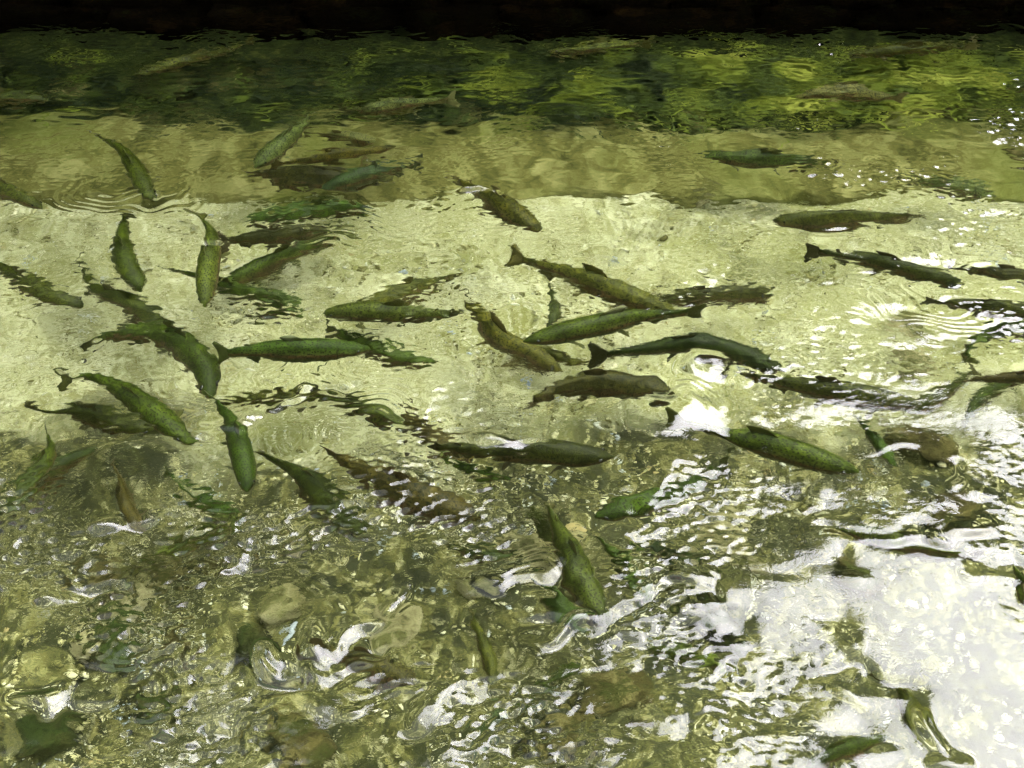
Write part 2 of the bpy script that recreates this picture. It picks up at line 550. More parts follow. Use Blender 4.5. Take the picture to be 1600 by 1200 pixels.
# ring trains thrown up by fish breaking the surface: px, py, radius0, width, wavelength, amplitude, from angle, to angle
RINGS = [
    (225, 280, 0.15, 0.10, 0.034, 0.0018, 170, 330), (245, 300, 0.05, 0.06, 0.020, 0.0007, 0, 360),
    (1480, 440, 0.16, 0.11, 0.028, 0.0016, 190, 300), (1440, 395, 0.04, 0.05, 0.018, 0.0008, 0, 360),
    (610, 560, 0.18, 0.13, 0.028, 0.0019, 175, 300), (520, 680, 0.10, 0.10, 0.024, 0.0009, 60, 200),
    (860, 800, 0.17, 0.08, 0.027, 0.0012, 215, 290), (1000, 800, 0.10, 0.07, 0.026, 0.0010, 240, 320),
    (1050, 930, 0.14, 0.10, 0.026, 0.0008, 200, 300), (900, 740, 0.06, 0.06, 0.022, 0.0008, 260, 330),
    (430, 800, 0.10, 0.10, 0.022, 0.0010, 180, 380), 
    (1450, 1130, 0.16, 0.06, 0.035, 0.0014, 200, 290), (330, 650, 0.05, 0.05, 0.020, 0.0008, 0, 360),
    (1110, 590, 0.07, 0.07, 0.028, 0.0016, 170, 300), (600, 300, 0.22, 0.16, 0.040, 0.0013, 200, 360),
    (1050, 800, 0.08, 0.07, 0.026, 0.0007, 200, 330), (560, 990, 0.10, 0.07, 0.028, 0.0013, 190, 330),
    (1560, 470, 0.08, 0.09, 0.018, 0.0010, 0, 360), (380, 560, 0.20, 0.10, 0.03, 0.0005, 0, 360),
    (760, 310, 0.12, 0.10, 0.03, 0.0007, 200, 340), (1150, 745, 0.05, 0.05, 0.016, 0.0005, 0, 360),
]
wob = 0.02 * fld(0.10, 0.5, 41)
for (px, py, r0, wd, wl, amp, a0, a1) in RINGS:
    s = surf(px, py)
    dx, dy = WX - s.x, WY - s.y
    r = np.sqrt(dx * dx + (dy * 1.25) ** 2) + wob * 1.1
    env = np.exp(-((r - r0) / wd) ** 2)
    if a1 - a0 < 360:
        mid, half = R((a0 + a1) / 2), R((a1 - a0) / 2)
        da = np.abs((np.arctan2(dy, dx) - mid + math.pi) % (2 * math.pi) - math.pi)
        env = env / (1 + np.exp((da - half) / 0.18))
    H += 0.75 * amp * env * np.sin(2 * math.pi * r / wl) * np.clip(0.8 + 8 * wob, 0.15, 1.4)
# facets of the choppy surface that throw the bright sky or the dark trees at the bank
warp_x, warp_y = 0.020 * fld(0.07, 0.35, 43), 0.014 * fld(0.07, 0.35, 44)


def facet(px, py, rx, ry, target, rot=0.0):
    p = surf(px, py)
    n = (target - ray(px, py)).normalized()
    sx, sy = -n.x / n.z, -n.y / n.z
    dx, dy = WX - p.x, WY - p.y
    wx_, wy_ = dx + warp_x, dy + warp_y
    c_, s_ = math.cos(rot), math.sin(rot)
    u_, v_ = (wx_ * c_ + wy_ * s_) / rx, (-wx_ * s_ + wy_ * c_) / ry
    return (sx * dx + sy * dy) * np.exp(-(u_ * u_ + v_ * v_) ** 1.5)


SKYWARD = Vector((math.sin(R(36)) * math.cos(R(52)), math.cos(R(36)) * math.cos(R(52)), math.sin(R(52))))
for (px, py, rx, ry, rt) in [
        (1108, 585, .05, .09, .2), (1088, 645, .09, .09, .2), (1118, 442, .035, .03, 0), (1440, 408, .06, .025, -.2), (1000, 845, .07, .03, .2),
        (955, 962, .12, .022, .45), (1125, 945, .05, .05, .3), (820, 905, .08, .03, 0), (525, 1010, .06, .03, .3), (508, 1056, .05, .02, 0), (100, 1086, .05, .022, 0),
        (712, 1100, .06, .035, -.2), (722, 1180, .05, .035, 0), (965, 1172, .13, .05, .2), (840, 1185, .05, .03, 0), (240, 303, .022, .012, 0),
        (296, 690, .022, .012, 0), (310, 376, .028, .018, -.4), (1590, 460, .06, .04, 0), (1580, 222, .05, .02, -.3), (1560, 330, .06, .03, -.3), 
        (760, 297, .03, .012, -.5), (800, 690, .05, .012, 0), (410, 648, .06, .012, .15), (480, 620, .05, .010, .3), (200, 818, .05, .012, 0),
        (120, 925, .05, .014, 0), (1380, 700, .05, .02, .3), (1290, 790, .05, .03, .3), (610, 945, .03, .03, 0), 
        (330, 905, .05, .02, .4), (400, 1090, .06, .012, .3), (310, 1150, .07, .014, .2), (620, 1130, .05, .014, -.3), (1150, 1110, .06, .04, .4), (1100, 900, .03, .02, .3)]:
    H += facet(px, py, rx, ry, SKYWARD, rt)
for (px, py, rx, ry, rt) in [
        (1380, 840, .09, .022, -.1), (1335, 892, .05, .035, .3), (1500, 806, .08, .035, .1), (1480, 872, .06, .03, -.2), (1335, 1062, .035, .05, 0), (1330, 1165, .07, .032, .35),
        (1410, 1090, .025, .07, .45), (1480, 1172, .025, .025, 0), (1592, 902, .025, .05, 0), (1310, 985, .03, .04, 0), (1500, 745, .03, .02, .5)]:
    d = ray(px, py)
    az = math.atan2(d.x, d.y)
    H += facet(px, py, rx, ry, Vector((math.sin(az - .12) * math.cos(R(27)), math.cos(az - .12) * math.cos(R(27)), math.sin(R(27)))), rt)
H -= H.mean()
fade = np.clip((WALL_Y + 0.02 - WY) / 0.05, 0, 1)
water = np_mesh('water', np.stack([WX, WY, H * (0.3 + 0.7 * fade)], -1).reshape(-1, 3), grid_faces(NX, NY), M_WATER)
tag(water, kind='structure')

# ------------------------------------------------------------------ trout
HP = [(0, .006), (.012, .020), (.03, .031), (.07, .049), (.13, .070), (.22, .091), (.33, .103), (.45, .104), (.56, .094), (.67, .072), (.76, .053), (.83, .042), (.88, .042), (.905, .044)]
WP = [(0, .006), (.012, .018), (.03, .029), (.07, .043), (.13, .055), (.22, .064), (.33, .067), (.45, .065), (.56, .056), (.67, .042), (.76, .028), (.83, .018), (.88, .011), (.905, .006)]
SS = [s for s, _ in HP]
HS = np.linspace(0, 0.905, 30)
HS[0] = 0.0
HH = np.interp(HS, SS, [h for _, h in HP])
WW = np.interp(HS, SS, [w for _, w in WP])
# soften the linear interpolation
for arr in (HH, WW):
    arr[1:-1] = 0.25 * arr[:-2] + 0.5 * arr[1:-1] + 0.25 * arr[2:]
NR = 16


def spline(pts, n=200):
    P = [pts[0] * 2 - pts[1]] + list(pts) + [pts[-1] * 2 - pts[-2]]
    out = []
    seg = len(pts) - 1
    per = max(8, n // seg)
    for i in range(seg):
        p0, p1, p2, p3 = P[i], P[i + 1], P[i + 2], P[i + 3]
        for k in range(per + (1 if i == seg - 1 else 0)):
            t = k / per
            out.append(0.5 * ((2 * p1) + (p2 - p0) * t + (2 * p0 - 5 * p1 + 4 * p2 - p3) * t * t + (3 * p1 - p0 - 3 * p2 + p3) * t ** 3))
    return out


class Spine:
    """nose (s=0) to tail tip (s=1)"""
    def __init__(self, pts):
        c = spline(pts)
        d = [0]
        for a, b in zip(c, c[1:]): d.append(d[-1] + (b - a).length)
        self.L = d[-1]
        self.d = np.array(d) / self.L
        self.c = np.array([list(p) for p in c])

    def at(self, s):
        return Vector([np.interp(s, self.d, self.c[:, k]) for k in range(3)])

    def frame(self, s):
        t = (self.at(min(1, s + 0.03)) - self.at(max(0, s - 0.03))).normalized()   # points to the tail
        side = t.cross(Vector((0, 0, 1))).normalized()
        up = side.cross(t)
        return self.at(s), t, side, up


def sheet(name, sp, outline_a, outline_b, mat, parent, thick, uvs=True):
    """a fin between two rows of 3D points (root row, edge row): a thin closed wedge"""
    n = len(outline_a)
    nrm = []
    for i in range(n):
        j, k = max(0, i - 1), min(n - 1, i + 1)
        v = (outline_a[k] - outline_a[j] + outline_b[k] - outline_b[j]).cross(outline_b[i] - outline_a[i])
        nrm.append(v.normalized() if v.length > 1e-9 else Vector((0, 0, 1)))
    rows = 4
    V, UV, F = [], [], []
    for sgn in (1, -1):
        for r in range(rows):
            f = r / (rows - 1)
            for i in range(n):
                V.append(outline_a[i].lerp(outline_b[i], f) + nrm[i] * (sgn * thick * (1 - 0.75 * f)))
                UV.append((i / (n - 1), f))
    off = rows * n
    for r in range(rows - 1):
        for i in range(n - 1):
            a = r * n + i
            F.append((a, a + 1, a + n + 1, a + n))
            F.append((off + a, off + a + n, off + a + n + 1, off + a + 1))
    for i in range(n - 1):                                            # rim and root
        a = (rows - 1) * n + i
        F.append((a, a + 1, off + a + 1, off + a))
        F.append((i + 1, i, off + i, off + i + 1))
    for r in range(rows - 1):
        a, b = r * n, r * n + n - 1
        F.append((a, a + n, off + a + n, off + a))
        F.append((b + n, b, off + b, off + b + n))
    return mesh_obj(name, V, F, mat, parent, True, UV)


TONES = {'green': (0.052, 0.080, 0.006), 'dark': (0.038, 0.049, 0.006), 'olive': (0.098, 0.102, 0.012), 'brown': (0.058, 0.052, 0.009),
         'teal': (0.045, 0.078, 0.020), 'pale': (0.105, 0.120, 0.030), 'moss': (0.060, 0.076, 0.008)}
CUT = {}


def make_trout(label, pts, tone, roll=0.0):
    """PTS: world points from tail tip to nose"""
    sp = Spine([p for p in reversed(pts)])
    L = sp.L
    k = random.uniform(0.98, 1.2) * min(1.12, max(0.80, 0.40 / L))          # short fish are stouter, stretched ones slimmer
    o_ = sp.at(0.45)
    V, UV, F = [], [], []
    for s, h, w in zip(HS, HH, WW):
        c, t, sd, up = sp.frame(s)
        c = c - o_
        if roll:
            sd, up = sd * math.cos(roll) + up * math.sin(roll), up * math.cos(roll) - sd * math.sin(roll)
        for i in range(NR):
            a = 2 * math.pi * i / NR
            sx, cy = math.sin(a), math.cos(a)
            hh = h * (1.0 if cy > 0 else 1.02)
            wx_ = w * (1 + 0.10 * max(0, -cy) * (1 - abs(sx)))
            V.append(c + sd * (math.copysign(abs(sx) ** 0.9, sx) * wx_ * L * k) + up * (cy * hh * L * k))
            UV.append((s, min(i, NR - i) / (NR / 2)))
    nS = len(HS)
    for r in range(nS - 1):
        for i in range(NR):
            a, b = r * NR + i, r * NR + (i + 1) % NR
            F.append((a, b, b + NR, a + NR))
    F.append(tuple(range(NR - 1, -1, -1)))
    F.append(tuple((nS - 1) * NR + i for i in range(NR)))
    body = mesh_obj('trout', V, F, M_FISH, None, True, UV)
    body.location = o_
    base = TONES[tone]
    j = [random.uniform(0.82, 1.2) for _ in range(2)]
    body.color = (base[0] * j[0] * j[1], base[1] * j[0], base[2] * j[0], 1)

    def fr(s):
        c, t, sd, up = sp.frame(s)
        if roll:
            sd, up = sd * math.cos(roll) + up * math.sin(roll), up * math.cos(roll) - sd * math.sin(roll)
        return c - o_, t, sd, up

    Lk = L * k
    parts = []
    # tail fin, forked, upright
    A, B = [], []
    tw = random.uniform(-0.75, 0.75)
    for q in np.linspace(-1, 1, 11):
        c, t, sd, up = fr(0.895)
        up3 = up * math.cos(tw) + sd * math.sin(tw)
        c2, t2, sd2, up2 = fr(1.0)
        A.append(c + up * (q * 0.040 * Lk))
        ext = 0.078 + 0.030 * abs(q) ** 1.3 - 0.022 * max(0, abs(q) - 0.8) / 0.2
        B.append(c + t2 * (ext * L) + up3 * (q * 0.112 * Lk) + sd2 * (0.004 * L * math.sin(q * 5)))
    parts.append(sheet('tail_fin', sp, A, B, M_FIN, body, 0.004 * L))
    # dorsal
    A, B = [], []
    hd = random.uniform(0.045, 0.075)
    for q in np.linspace(0, 1, 8):
        s = 0.41 + 0.13 * q
        c, t, sd, up = fr(s)
        top = np.interp(s, HS, HH) * Lk
        A.append(c + up * top * 0.95)
        c2, t2, _, up2 = fr(s + 0.035)
        hq = hd * (0.25 + 0.75 * math.sin(math.pi * min(1, 0.15 + 0.62 * (1 - q) ** 0.8 + 0.1)))
        B.append(c2 + up * (top + hq * Lk) + sd * (0.006 * L * math.sin(q * 6)))
    parts.append(sheet('dorsal_fin', sp, A, B, M_FIN, body, 0.003 * L))
    # adipose
    A, B = [], []
    for q in np.linspace(0, 1, 5):
        s = 0.755 + 0.025 * q
        c, t, sd, up = fr(s)
        top = np.interp(s, HS, HH) * Lk
        A.append(c + up * top * 0.92)
        B.append(fr(s + 0.022)[0] + up * (top + 0.018 * Lk * math.sin(math.pi * (0.25 + 0.6 * q))))
    parts.append(sheet('adipose_fin', sp, A, B, M_FIN, body, 0.003 * L))
    # anal
    A, B = [], []
    for q in np.linspace(0, 1, 6):
        s = 0.69 + 0.085 * q
        c, t, sd, up = fr(s)
        bot = np.interp(s, HS, HH) * Lk
        A.append(c - up * bot * 0.92)
        B.append(fr(s + 0.035)[0] - up * (bot + Lk * (0.055 - 0.035 * q)))
    parts.append(sheet('anal_fin', sp, A, B, M_FIN, body, 0.003 * L))
    # paired fins
    for nm, s0, wdt, ln, low in (('pectoral_fin', 0.215, 0.035, 0.115, 0.62), ('pelvic_fin', 0.50, 0.035, 0.085, 0.80)):
        spread = random.uniform(0.35, 0.8)
        for sg in (1, -1):
            A, B = [], []
            for q in np.linspace(0, 1, 6):
                s = s0 + wdt * q
                c, t, sd, up = fr(s)
                hh, ww = np.interp(s, HS, HH) * Lk, np.interp(s, HS, WW) * Lk
                a = c + sd * (sg * ww * math.sqrt(max(0.05, 1 - low * low)) * 0.95) - up * (hh * low * 0.96)
                lq = ln * Lk * (1 - 0.55 * q)
                A.append(a)
                B.append(a + (t * (1 - 0.5 * spread) + sd * (sg * spread) - up * 0.25).normalized() * lq)
            parts.append(sheet(nm, sp, A, B, M_FIN, body, 0.0028 * L))
    # eyes
    c, t, sd, up = fr(0.066)
    hh, ww = np.interp(0.066, HS, HH) * Lk, np.interp(0.066, HS, WW) * Lk
    for sg in (1, -1):
        e = bpy.data.objects.new('eye', EYE_ME)
        COL.objects.link(e)
        e.parent = body
        e.location = c + sd * (sg * ww * 0.86) + up * (hh * 0.38)
        e.scale = (0.0105 * L,) * 3
        parts.append(e)
    for p in parts:
        p.color = body.color
    tag(body, label, 'fish', 'trout shoaling in the pond')
    return body


def uv_sphere(n=8, m=6):
    V = [(0, 0, 1)]
    for j in range(1, m):
        for i in range(n):
            a, b = 2 * math.pi * i / n, math.pi * j / m
            V.append((math.sin(b) * math.cos(a), math.sin(b) * math.sin(a), math.cos(b)))
    V.append((0, 0, -1))
    F = [(0, 1 + i, 1 + (i + 1) % n) for i in range(n)]
    for j in range(m - 2):
        for i in range(n):
            a, b = 1 + j * n + i, 1 + j * n + (i + 1) % n
            F.append((a, a + n, b + n, b))
    last = len(V) - 1
    F += [(last, last - n + (i + 1) % n, last - n + i) for i in range(n)]
    return V, F


V, F = uv_sphere()
EYE_ME = bpy.data.meshes.new('eye')
EYE_ME.from_pydata(V, [], F)
EYE_ME.polygons.foreach_set('use_smooth', [True] * len(F))
EYE_ME.materials.append(M_EYE)

#  label, tone, depth in metres, points tail -> nose in the photograph
FISH = [
 ('slim olive trout slanting over the dark weeds at the far end', 'olive', .22, [(398, 60), (310, 88), (213, 116)]),
 ('pinkish brown trout with pale flank just above the dark weed edge', 'pale', .16, [(716, 152), (640, 162), (552, 173)]),
 ('pale yellow-green trout against the black foot of the far wall', 'olive', .24, [(1020, 64), (940, 72), (858, 84)]),
 ('blunt-headed grey-green trout entering over the dark weeds beside the frame edge', 'moss', .20, [(-95, 158), (-10, 150), (80, 152)]),
 ('dark green trout swimming highest, along the black wall foot', 'moss', .20, [(1530, 66), (1430, 74), (1322, 86)]),
 ('pale green trout above brown stones among bright green weeds', 'pale', .18, [(1415, 154), (1330, 144), (1248, 152)]),
 ('green trout head poking in beside white glints over the far weeds', 'green', .12, [(1720, 112), (1640, 124), (1572, 138)]),
 ('bright green trout on the olive ledge with a dark tail fin', 'moss', .24, [(1322, 258), (1210, 250), (1090, 243)]),
 ('faint trout showing mainly a small dark upright tail fin over the ledge', 'pale', .30, [(1386, 272), (1470, 286), (1560, 296)]),
 ('moss green trout along the front edge of the olive ledge', 'moss', .24, [(1440, 338), (1320, 342), (1204, 347)]),
 ('dark trout with broad forked tail and white ripple on its back', 'dark', .10, [(1254, 394), (1330, 402), (1420, 422), (1506, 448)]),
 ('brown trout with dark tail leaving beside the highest white glints', 'brown', .20, [(1478, 412), (1560, 425), (1650, 436)]),
 ('dark trout under the fringed white ripples', 'dark', .10, [(1440, 470), (1530, 478), (1640, 492)]),
 ('trout bent like a hook, tail curling down beside a greenish stone', 'moss', .20, [(1510, 574), (1525, 535), (1570, 512), (1650, 505)]),
 ('dark trout with a broad grey tail fan, leaving the frame', 'brown', .12, [(1498, 598), (1580, 592), (1690, 588)]),
 ('small olive trout below the grey tail fan, angled steeply upward', 'moss', .28, [(1514, 662), (1540, 622), (1610, 590)]),
 ('long straight dark trout with small dorsal fin and reddish belly', 'dark', .12, [(1148, 580), (1230, 598), (1330, 614), (1442, 632)]),
 ('green trout meeting the nose of the long straight dark trout', 'moss', .24, [(1530, 582), (1480, 612), (1415, 642)]),
 ('large straight green trout with tail hidden under the white glare patch', 'green', .14, [(1036, 652), (1120, 672), (1240, 706), (1343, 739)]),
 ('slim green trout diving towards the edge of the big sky reflection', 'green', .22, [(1336, 642), (1366, 680), (1400, 730)]),
 ('ragged dark green trout angled up below the white glare patch', 'green', .22, [(1140, 724), (1050, 768), (930, 808)]),
 ('large olive trout with broad forked tail in the middle of the pond', 'olive', .13, [(794, 398), (880, 424), (960, 452), (1058, 482)]),
 ('dark olive trout crossing in front of the nose of another, white glint behind its head', 'brown', .24, [(980, 462), (1090, 458), (1210, 453)]),
 ('bright green trout with finely speckled back, nose towards the tail-up olive trout', 'green', .10, [(1104, 484), (1000, 492), (910, 512), (817, 534)]),
 ('olive trout with its dark tail raised, diving under the speckled green trout', 'olive', .22, [(724, 448), (745, 492), (800, 540), (872, 578)]),
 ('small pale green trout seen end on behind the speckled green trout', 'pale', .30, [(856, 440), (864, 475), (846, 512)]),
 ('dark green trout with notched tail, head under the upper white glare', 'dark', .16, [(916, 556), (1000, 545), (1100, 542), (1222, 576)]),
 ('short yellow-green trout half hidden below the speckled green trout', 'olive', .32, [(938, 560), (880, 556), (826, 544)]),
 ('brown-green trout with downturned tail and white flecks on its side', 'brown', .14, [(812, 640), (868, 606), (950, 600), (1062, 622)]),
 ('long dark trout with glints along its back, centre of the pond', 'dark', .10, [(648, 694), (740, 700), (850, 704), (962, 716)]),
 ('green trout tucked below the long dark trout with glints', 'green', .24, [(676, 708), (735, 734), (800, 752)]),
 ('grey-tailed trout curving down like a sickle onto the long dark trout', 'brown', .26, [(631, 606), (638, 648), (672, 686), (740, 712)]),
 ('green trout blurred by fine ripple lines, pointing at the sickle-curved tail', 'green', .18, [(480, 600), (550, 626), (632, 664)]),
 ('olive trout striped by white glints below the trout with the forked pinkish tail', 'olive', .22, [(335, 626), (420, 618), (530, 606)]),
 ('green trout with a dark pinkish forked tail and glossy back', 'green', .13, [(332, 552), (400, 546), (480, 546), (580, 546)]),
 ('dark green trout with splayed fins at its head, heading down from the olive pair', 'green', .18, [(514, 508), (560, 530), (615, 556), (682, 574)]),
 ('yellow-olive trout swimming level, lower of the olive pair', 'olive', .14, [(730, 492), (640, 490), (506, 486)]),
 ('olive trout with raised ragged tail, upper of the olive pair', 'olive', .24, [(714, 430), (640, 458), (545, 482)]),
 ('deep green trout with brown tail passing under the upright yellow-green trout', 'green', .20, [(248, 414), (305, 428), (380, 456), (474, 478)]),
 ('long green trout with dark grey tail slanting down to the upright trout', 'green', .28, [(546, 358), (460, 396), (345, 440)]),
 ('olive brown trout lying above the long green slanting trout', 'brown', .20, [(340, 380), (420, 368), (510, 362)]),
 ('upright yellow-green trout with dark tail and wet shine on its back', 'olive', .07, [(302, 328), (330, 366), (324, 420), (318, 478)]),
 ('upright green trout hanging alone with head down', 'green', .14, [(196, 326), (190, 372), (200, 414), (222, 454)]),
 ('green trout with black tail crossing the front edge of the ledge', 'green', .12, [(142, 208), (190, 232), (214, 268), (238, 312)]),
 ('thick olive green trout entering beside blue sparkles on the floor', 'moss', .14, [(-62, 398), (20, 428), (70, 456), (128, 482)]),
 ('green trout with a thin whip-like tail above the arched trout', 'moss', .22, [(122, 404), (140, 446), (195, 472), (262, 512)]),
 ('large arched green trout with frayed grey tail', 'green', .12, [(124, 546), (175, 522), (255, 522), (310, 562), (330, 616)]),
 ('plump dark green trout arching down with dark square tail', 'green', .12, [(86, 594), (150, 590), (220, 630), (300, 692)]),
 ('green trout with small dark tail running into the plump arching trout', 'moss', .26, [(36, 630), (100, 640), (165, 650), (250, 672)]),
 ('shaggy green trout heading straight down from the arched trout nose', 'green', .16, [(330, 614), (362, 662), (378, 710), (386, 770)]),
 ('dark-tailed trout slanting down beside the shaggy green trout', 'dark', .20, [(394, 702), (440, 722), (505, 772), (572, 832)]),
 ('dark brown trout slanting down through sparkling broken water', 'brown', .14, [(506, 702), (570, 738), (650, 774), (750, 806)]),
 ('green trout bending down with grey tail up, crossing a brown-backed one', 'green', .14, [(76, 668), (84, 702), (55, 752), (12, 800)]),
 ('brown-backed trout pointing up, crossed by the bending green trout', 'dark', .24, [(-30, 812), (60, 760), (152, 708)]),
 ('thin brown trout with violet tail tip, alone above the brown stones', 'brown', .22, [(178, 730), (188, 770), (212, 822)]),
 ('green trout with dark fin raised above a fringe of ripples', 'green', .20, [(248, 740), (300, 772), (378, 798)]),
 ('broad olive trout lying slantwise over the brown stones', 'olive', .28, [(180, 892), (270, 850), (380, 800)]),
 ('trout whose striped tail pokes out beside the long downward-heading trout', 'dark', .26, [(800, 782), (850, 806), (902, 862)]),
 ('long olive trout heading steeply down between fringed ripples', 'moss', .12, [(848, 778), (880, 838), (908, 898), (946, 974)]),
 ('green trout alongside, ending at the slanting white streak', 'green', .26, [(822, 880), (862, 922), (922, 978)]),
 ('short green trout under fringes of white ripples above the white streak', 'green', .24, [(930, 842), (968, 880), (1014, 930)]),
 ('dark trout with yellow-green patch beside pale floor and white ripples', 'dark', .22, [(686, 846), (745, 862), (822, 868)]),
 ('blackish green trout below a bright white glint', 'dark', .16, [(1118, 880), (1050, 872), (985, 852)]),
 ('broad green trout heading down among sparkles in the foreground', 'moss', .26, [(734, 952), (752, 1000), (778, 1062)]),
 ('dark green trout pointing up to a small dark fin, foreground', 'green', .24, [(806, 1118), (850, 1078), (905, 1040)]),
 ('teal green trout near the bottom edge between two white glares', 'teal', .20, [(716, 1182), (752, 1142), (792, 1106)]),
 ('brown-green trout with black outline below a forked white glare', 'brown', .14, [(468, 1014), (550, 1030), (650, 1064)]),
 ('spotted green trout seen through a gap in the big sky reflection', 'green', .14, [(1530, 872), (1460, 862), (1390, 846), (1306, 826)]),
 ('dark green trout side cut off by the frame within the sky reflection', 'green', .14, [(1575, 872), (1592, 905), (1640, 950)]),
 ('large green trout rising in the lower sky reflection', 'green', .10, [(1225, 1215), (1300, 1185), (1390, 1150)]),
 ('thin green trout heading down through the lower sky reflection', 'moss', .14, [(1372, 1040), (1412, 1090), (1450, 1160)]),
 ('shaggy bright green trout beside fringed ripples left of the sky reflection', 'green', .22, [(1160, 1060), (1090, 1030), (1010, 1004)]),
 ('green trout hugging the front edge of the ledge with dark hooked tail', 'green', .20, [(590, 354), (560, 326), (480, 328), (378, 346)]),
 ('blue-green trout on the ledge between olive ones', 'teal', .22, [(664, 252), (600, 264), (500, 292)]),
 ('pale olive trout pointing up off the ledge, tail against dark weeds', 'pale', .16, [(490, 178), (455, 212), (400, 262)]),
 ('faint yellow-green trout back at the edge of the dark weeds', 'pale', .26, [(470, 208), (520, 212), (582, 218)]),
 ('olive trout with a white glint at its nose, on the ledge', 'olive', .18, [(420, 262), (510, 246), (614, 230)]),
 ('olive trout lying along the ledge above a fringe of ripples', 'brown', .30, [(384, 268), (470, 276), (600, 282)]),
 ('narrow olive trout with blunt tail slanting down across the ledge edge', 'olive', .14, [(703, 273), (770, 312), (848, 362)]),
 ('dark-backed trout entering beside a trail of glints at the ledge edge', 'moss', .12, [(-70, 270), (0, 294), (64, 324)]),
]
# keep crossing fish at different depths
Z = [f[2] for f in FISH]
for it in range(40):
    moved = False
    S = []
    for i, (lb, tn, dp, pts) in enumerate(FISH):
        P = [under(x, y, Z[i]) for x, y in pts]
        S.append(np.array([list(p) for p in spline(P, 16)]))
    for i in range(len(FISH)):
        for j in range(i + 1, len(FISH)):
            d = np.sqrt(((S[i][:, None, :2] - S[j][None, :, :2]) ** 2).sum(-1)).min()
            if d < 0.075 and abs(Z[i] - Z[j]) < 0.095:
                a, b = (i, j) if Z[i] <= Z[j] else (j, i)
                Z[a] = max(0.065, Z[a] - 0.012); Z[b] = min(0.40, Z[b] + 0.016)
                moved = True
    if not moved: break
for i, (lb, tn, dp, pts) in enumerate(FISH):
    n = len(pts)
    tilt = random.uniform(-0.02, 0.02)
    P = []
    for q, (x, y) in enumerate(pts):
        P.append(under(x, y, min(0.43, max(0.06, Z[i] + tilt * (q / (n - 1) - 0.5)))))
    make_trout(lb, P, tn, random.uniform(-0.2, 0.2))

# ------------------------------------------------------------------ stones on the floor
def stone_mesh(seed, sub=(18, 12), rough=0.30, angular=False):
    g = np.random.default_rng(seed)
    V, F = uv_sphere(*sub)
    V = np.array(V)
    disp = np.zeros(len(V))
    for k in range(7):
        d = g.standard_normal(3); d /= np.linalg.norm(d)
        disp += g.uniform(-1, 1) * np.sin((V @ d) * g.uniform(1.5, 5) + g.uniform(0, 6))
    V = V * (1 + rough * disp[:, None] / 2.2)
    for k in range(9 if angular else 4):                    # planes that cut facets
        d = g.standard_normal(3); d /= np.linalg.norm(d)
        lim = g.uniform(0.55, 0.85)
        ex = np.maximum(0, V @ d - lim)
        V = V - ex[:, None] * d * 0.9
    return V, F


def stone(label, px, py, w, d, h, mat, seed, rot=None, depth=None, group=None, name='stone', z=None):
    V, F = stone_mesh(seed, angular=(seed % 2 == 0))
    o = mesh_obj(name, V, F, mat)
    dp = DEPTH if depth is None else depth
    p = under(px, py, dp - h * 0.3)
    o.location = (p.x, p.y, -dp + h * 0.28)
    o.scale = (w * 0.28, d * 0.28, h * 0.38)
    o.rotation_euler = (0, 0, rot if rot is not None else (seed * 1.7) % 6.28)
    tag(o, label, 'stone', group)
    return o


G, B_, P_ = M_STONE_GREEN, M_STONE_BROWN, M_STONE_PALE
STONES = [
 ('pale triangular stone between brown ones, below the thin brown trout', 205, 930, .17, .22, .08, P_, 2),
 ('brown wedge of stone left of the pale triangular stone', 150, 900, .20, .16, .10, B_, 3),
 ('brown stone right of the pale triangular stone', 255, 900, .20, .15, .09, B_, 4),
 ('small tan stone in a dark green hollow', 128, 1005, .08, .06, .06, P_, 6),
 ('dark green stone around the small tan stone', 170, 1000, .26, .18, .07, G, 7),
 ('round yellowish stone with a dark shadow at its foot', 435, 955, .18, .14, .08, P_, 8),
 ('black-green stone below the round yellowish stone', 400, 1005, .16, .10, .07, G, 9),
 ('brown upright chip of stone right of the dark green hollow', 280, 1000, .06, .09, .09, B_, 10),
 ('tan slab lit between the forked white glare and the foreground green trout', 610, 985, .26, .20, .07, P_, 12),
 ('pale blocky stone beside white fringed ripples', 735, 905, .12, .16, .10, P_, 14),
 ('flat yellowish slab under the white fringed ripples', 840, 850, .30, .24, .05, P_, 15),
 ('green stone near the lower edge under broken glints', 250, 1090, .24, .16, .09, G, 16),
 ('broad dark green stone in the near corner', 70, 1150, .22, .16, .09, G, 17),
 ('brown stone at the bottom edge beside streaky glints', 470, 1150, .28, .18, .09, B_, 18),
 ('greenish round slab with pale rim, beside the hook-bent trout', 1420, 560, .26, .24, .05, P_, 20),
 ('olive slab below the long straight dark trout', 1445, 690, .30, .22, .06, B_, 22),
 ('olive rounded stone below the white dashes', 1420, 500, .24, .18, .05, P_, 23),
 ('tan stone with orange tint left of the big sky reflection', 1185, 895, .12, .09, .06, P_, 24),
 ('pale slab left of the big sky reflection', 1130, 830, .26, .22, .05, P_, 25),
 ('mossy stone left of the lower sky reflection', 1130, 960, .26, .18, .08, G, 27),
 ('brown stone framed by the upper gap of the sky reflection', 1500, 800, .30, .20, .08, B_, 28),
 ('dull stone in the fringed gap of the sky reflection', 1330, 890, .20, .16, .07, B_, 29),
 ('brown stone sitting dark among sparkles left of centre', 470, 825, .17, .10, .07, B_, 30),
 ('pinkish stone at the far side next to the frame edge', 1590, 240, .18, .10, .06, B_, 31),
 ('pale small stone on the ledge front with dark underside', 1098, 305, .16, .10, .06, P_, 32),
 ('tan stone at the bottom edge between two white glares', 890, 1150, .22, .18, .07, B_, 34),
 ('low brown stone under the foreground dark green trout', 960, 1080, .28, .2, .06, B_, 35),
 ('small brown stone right of the round yellowish stone', 330, 880, .12, .08, .06, B_, 36),
]
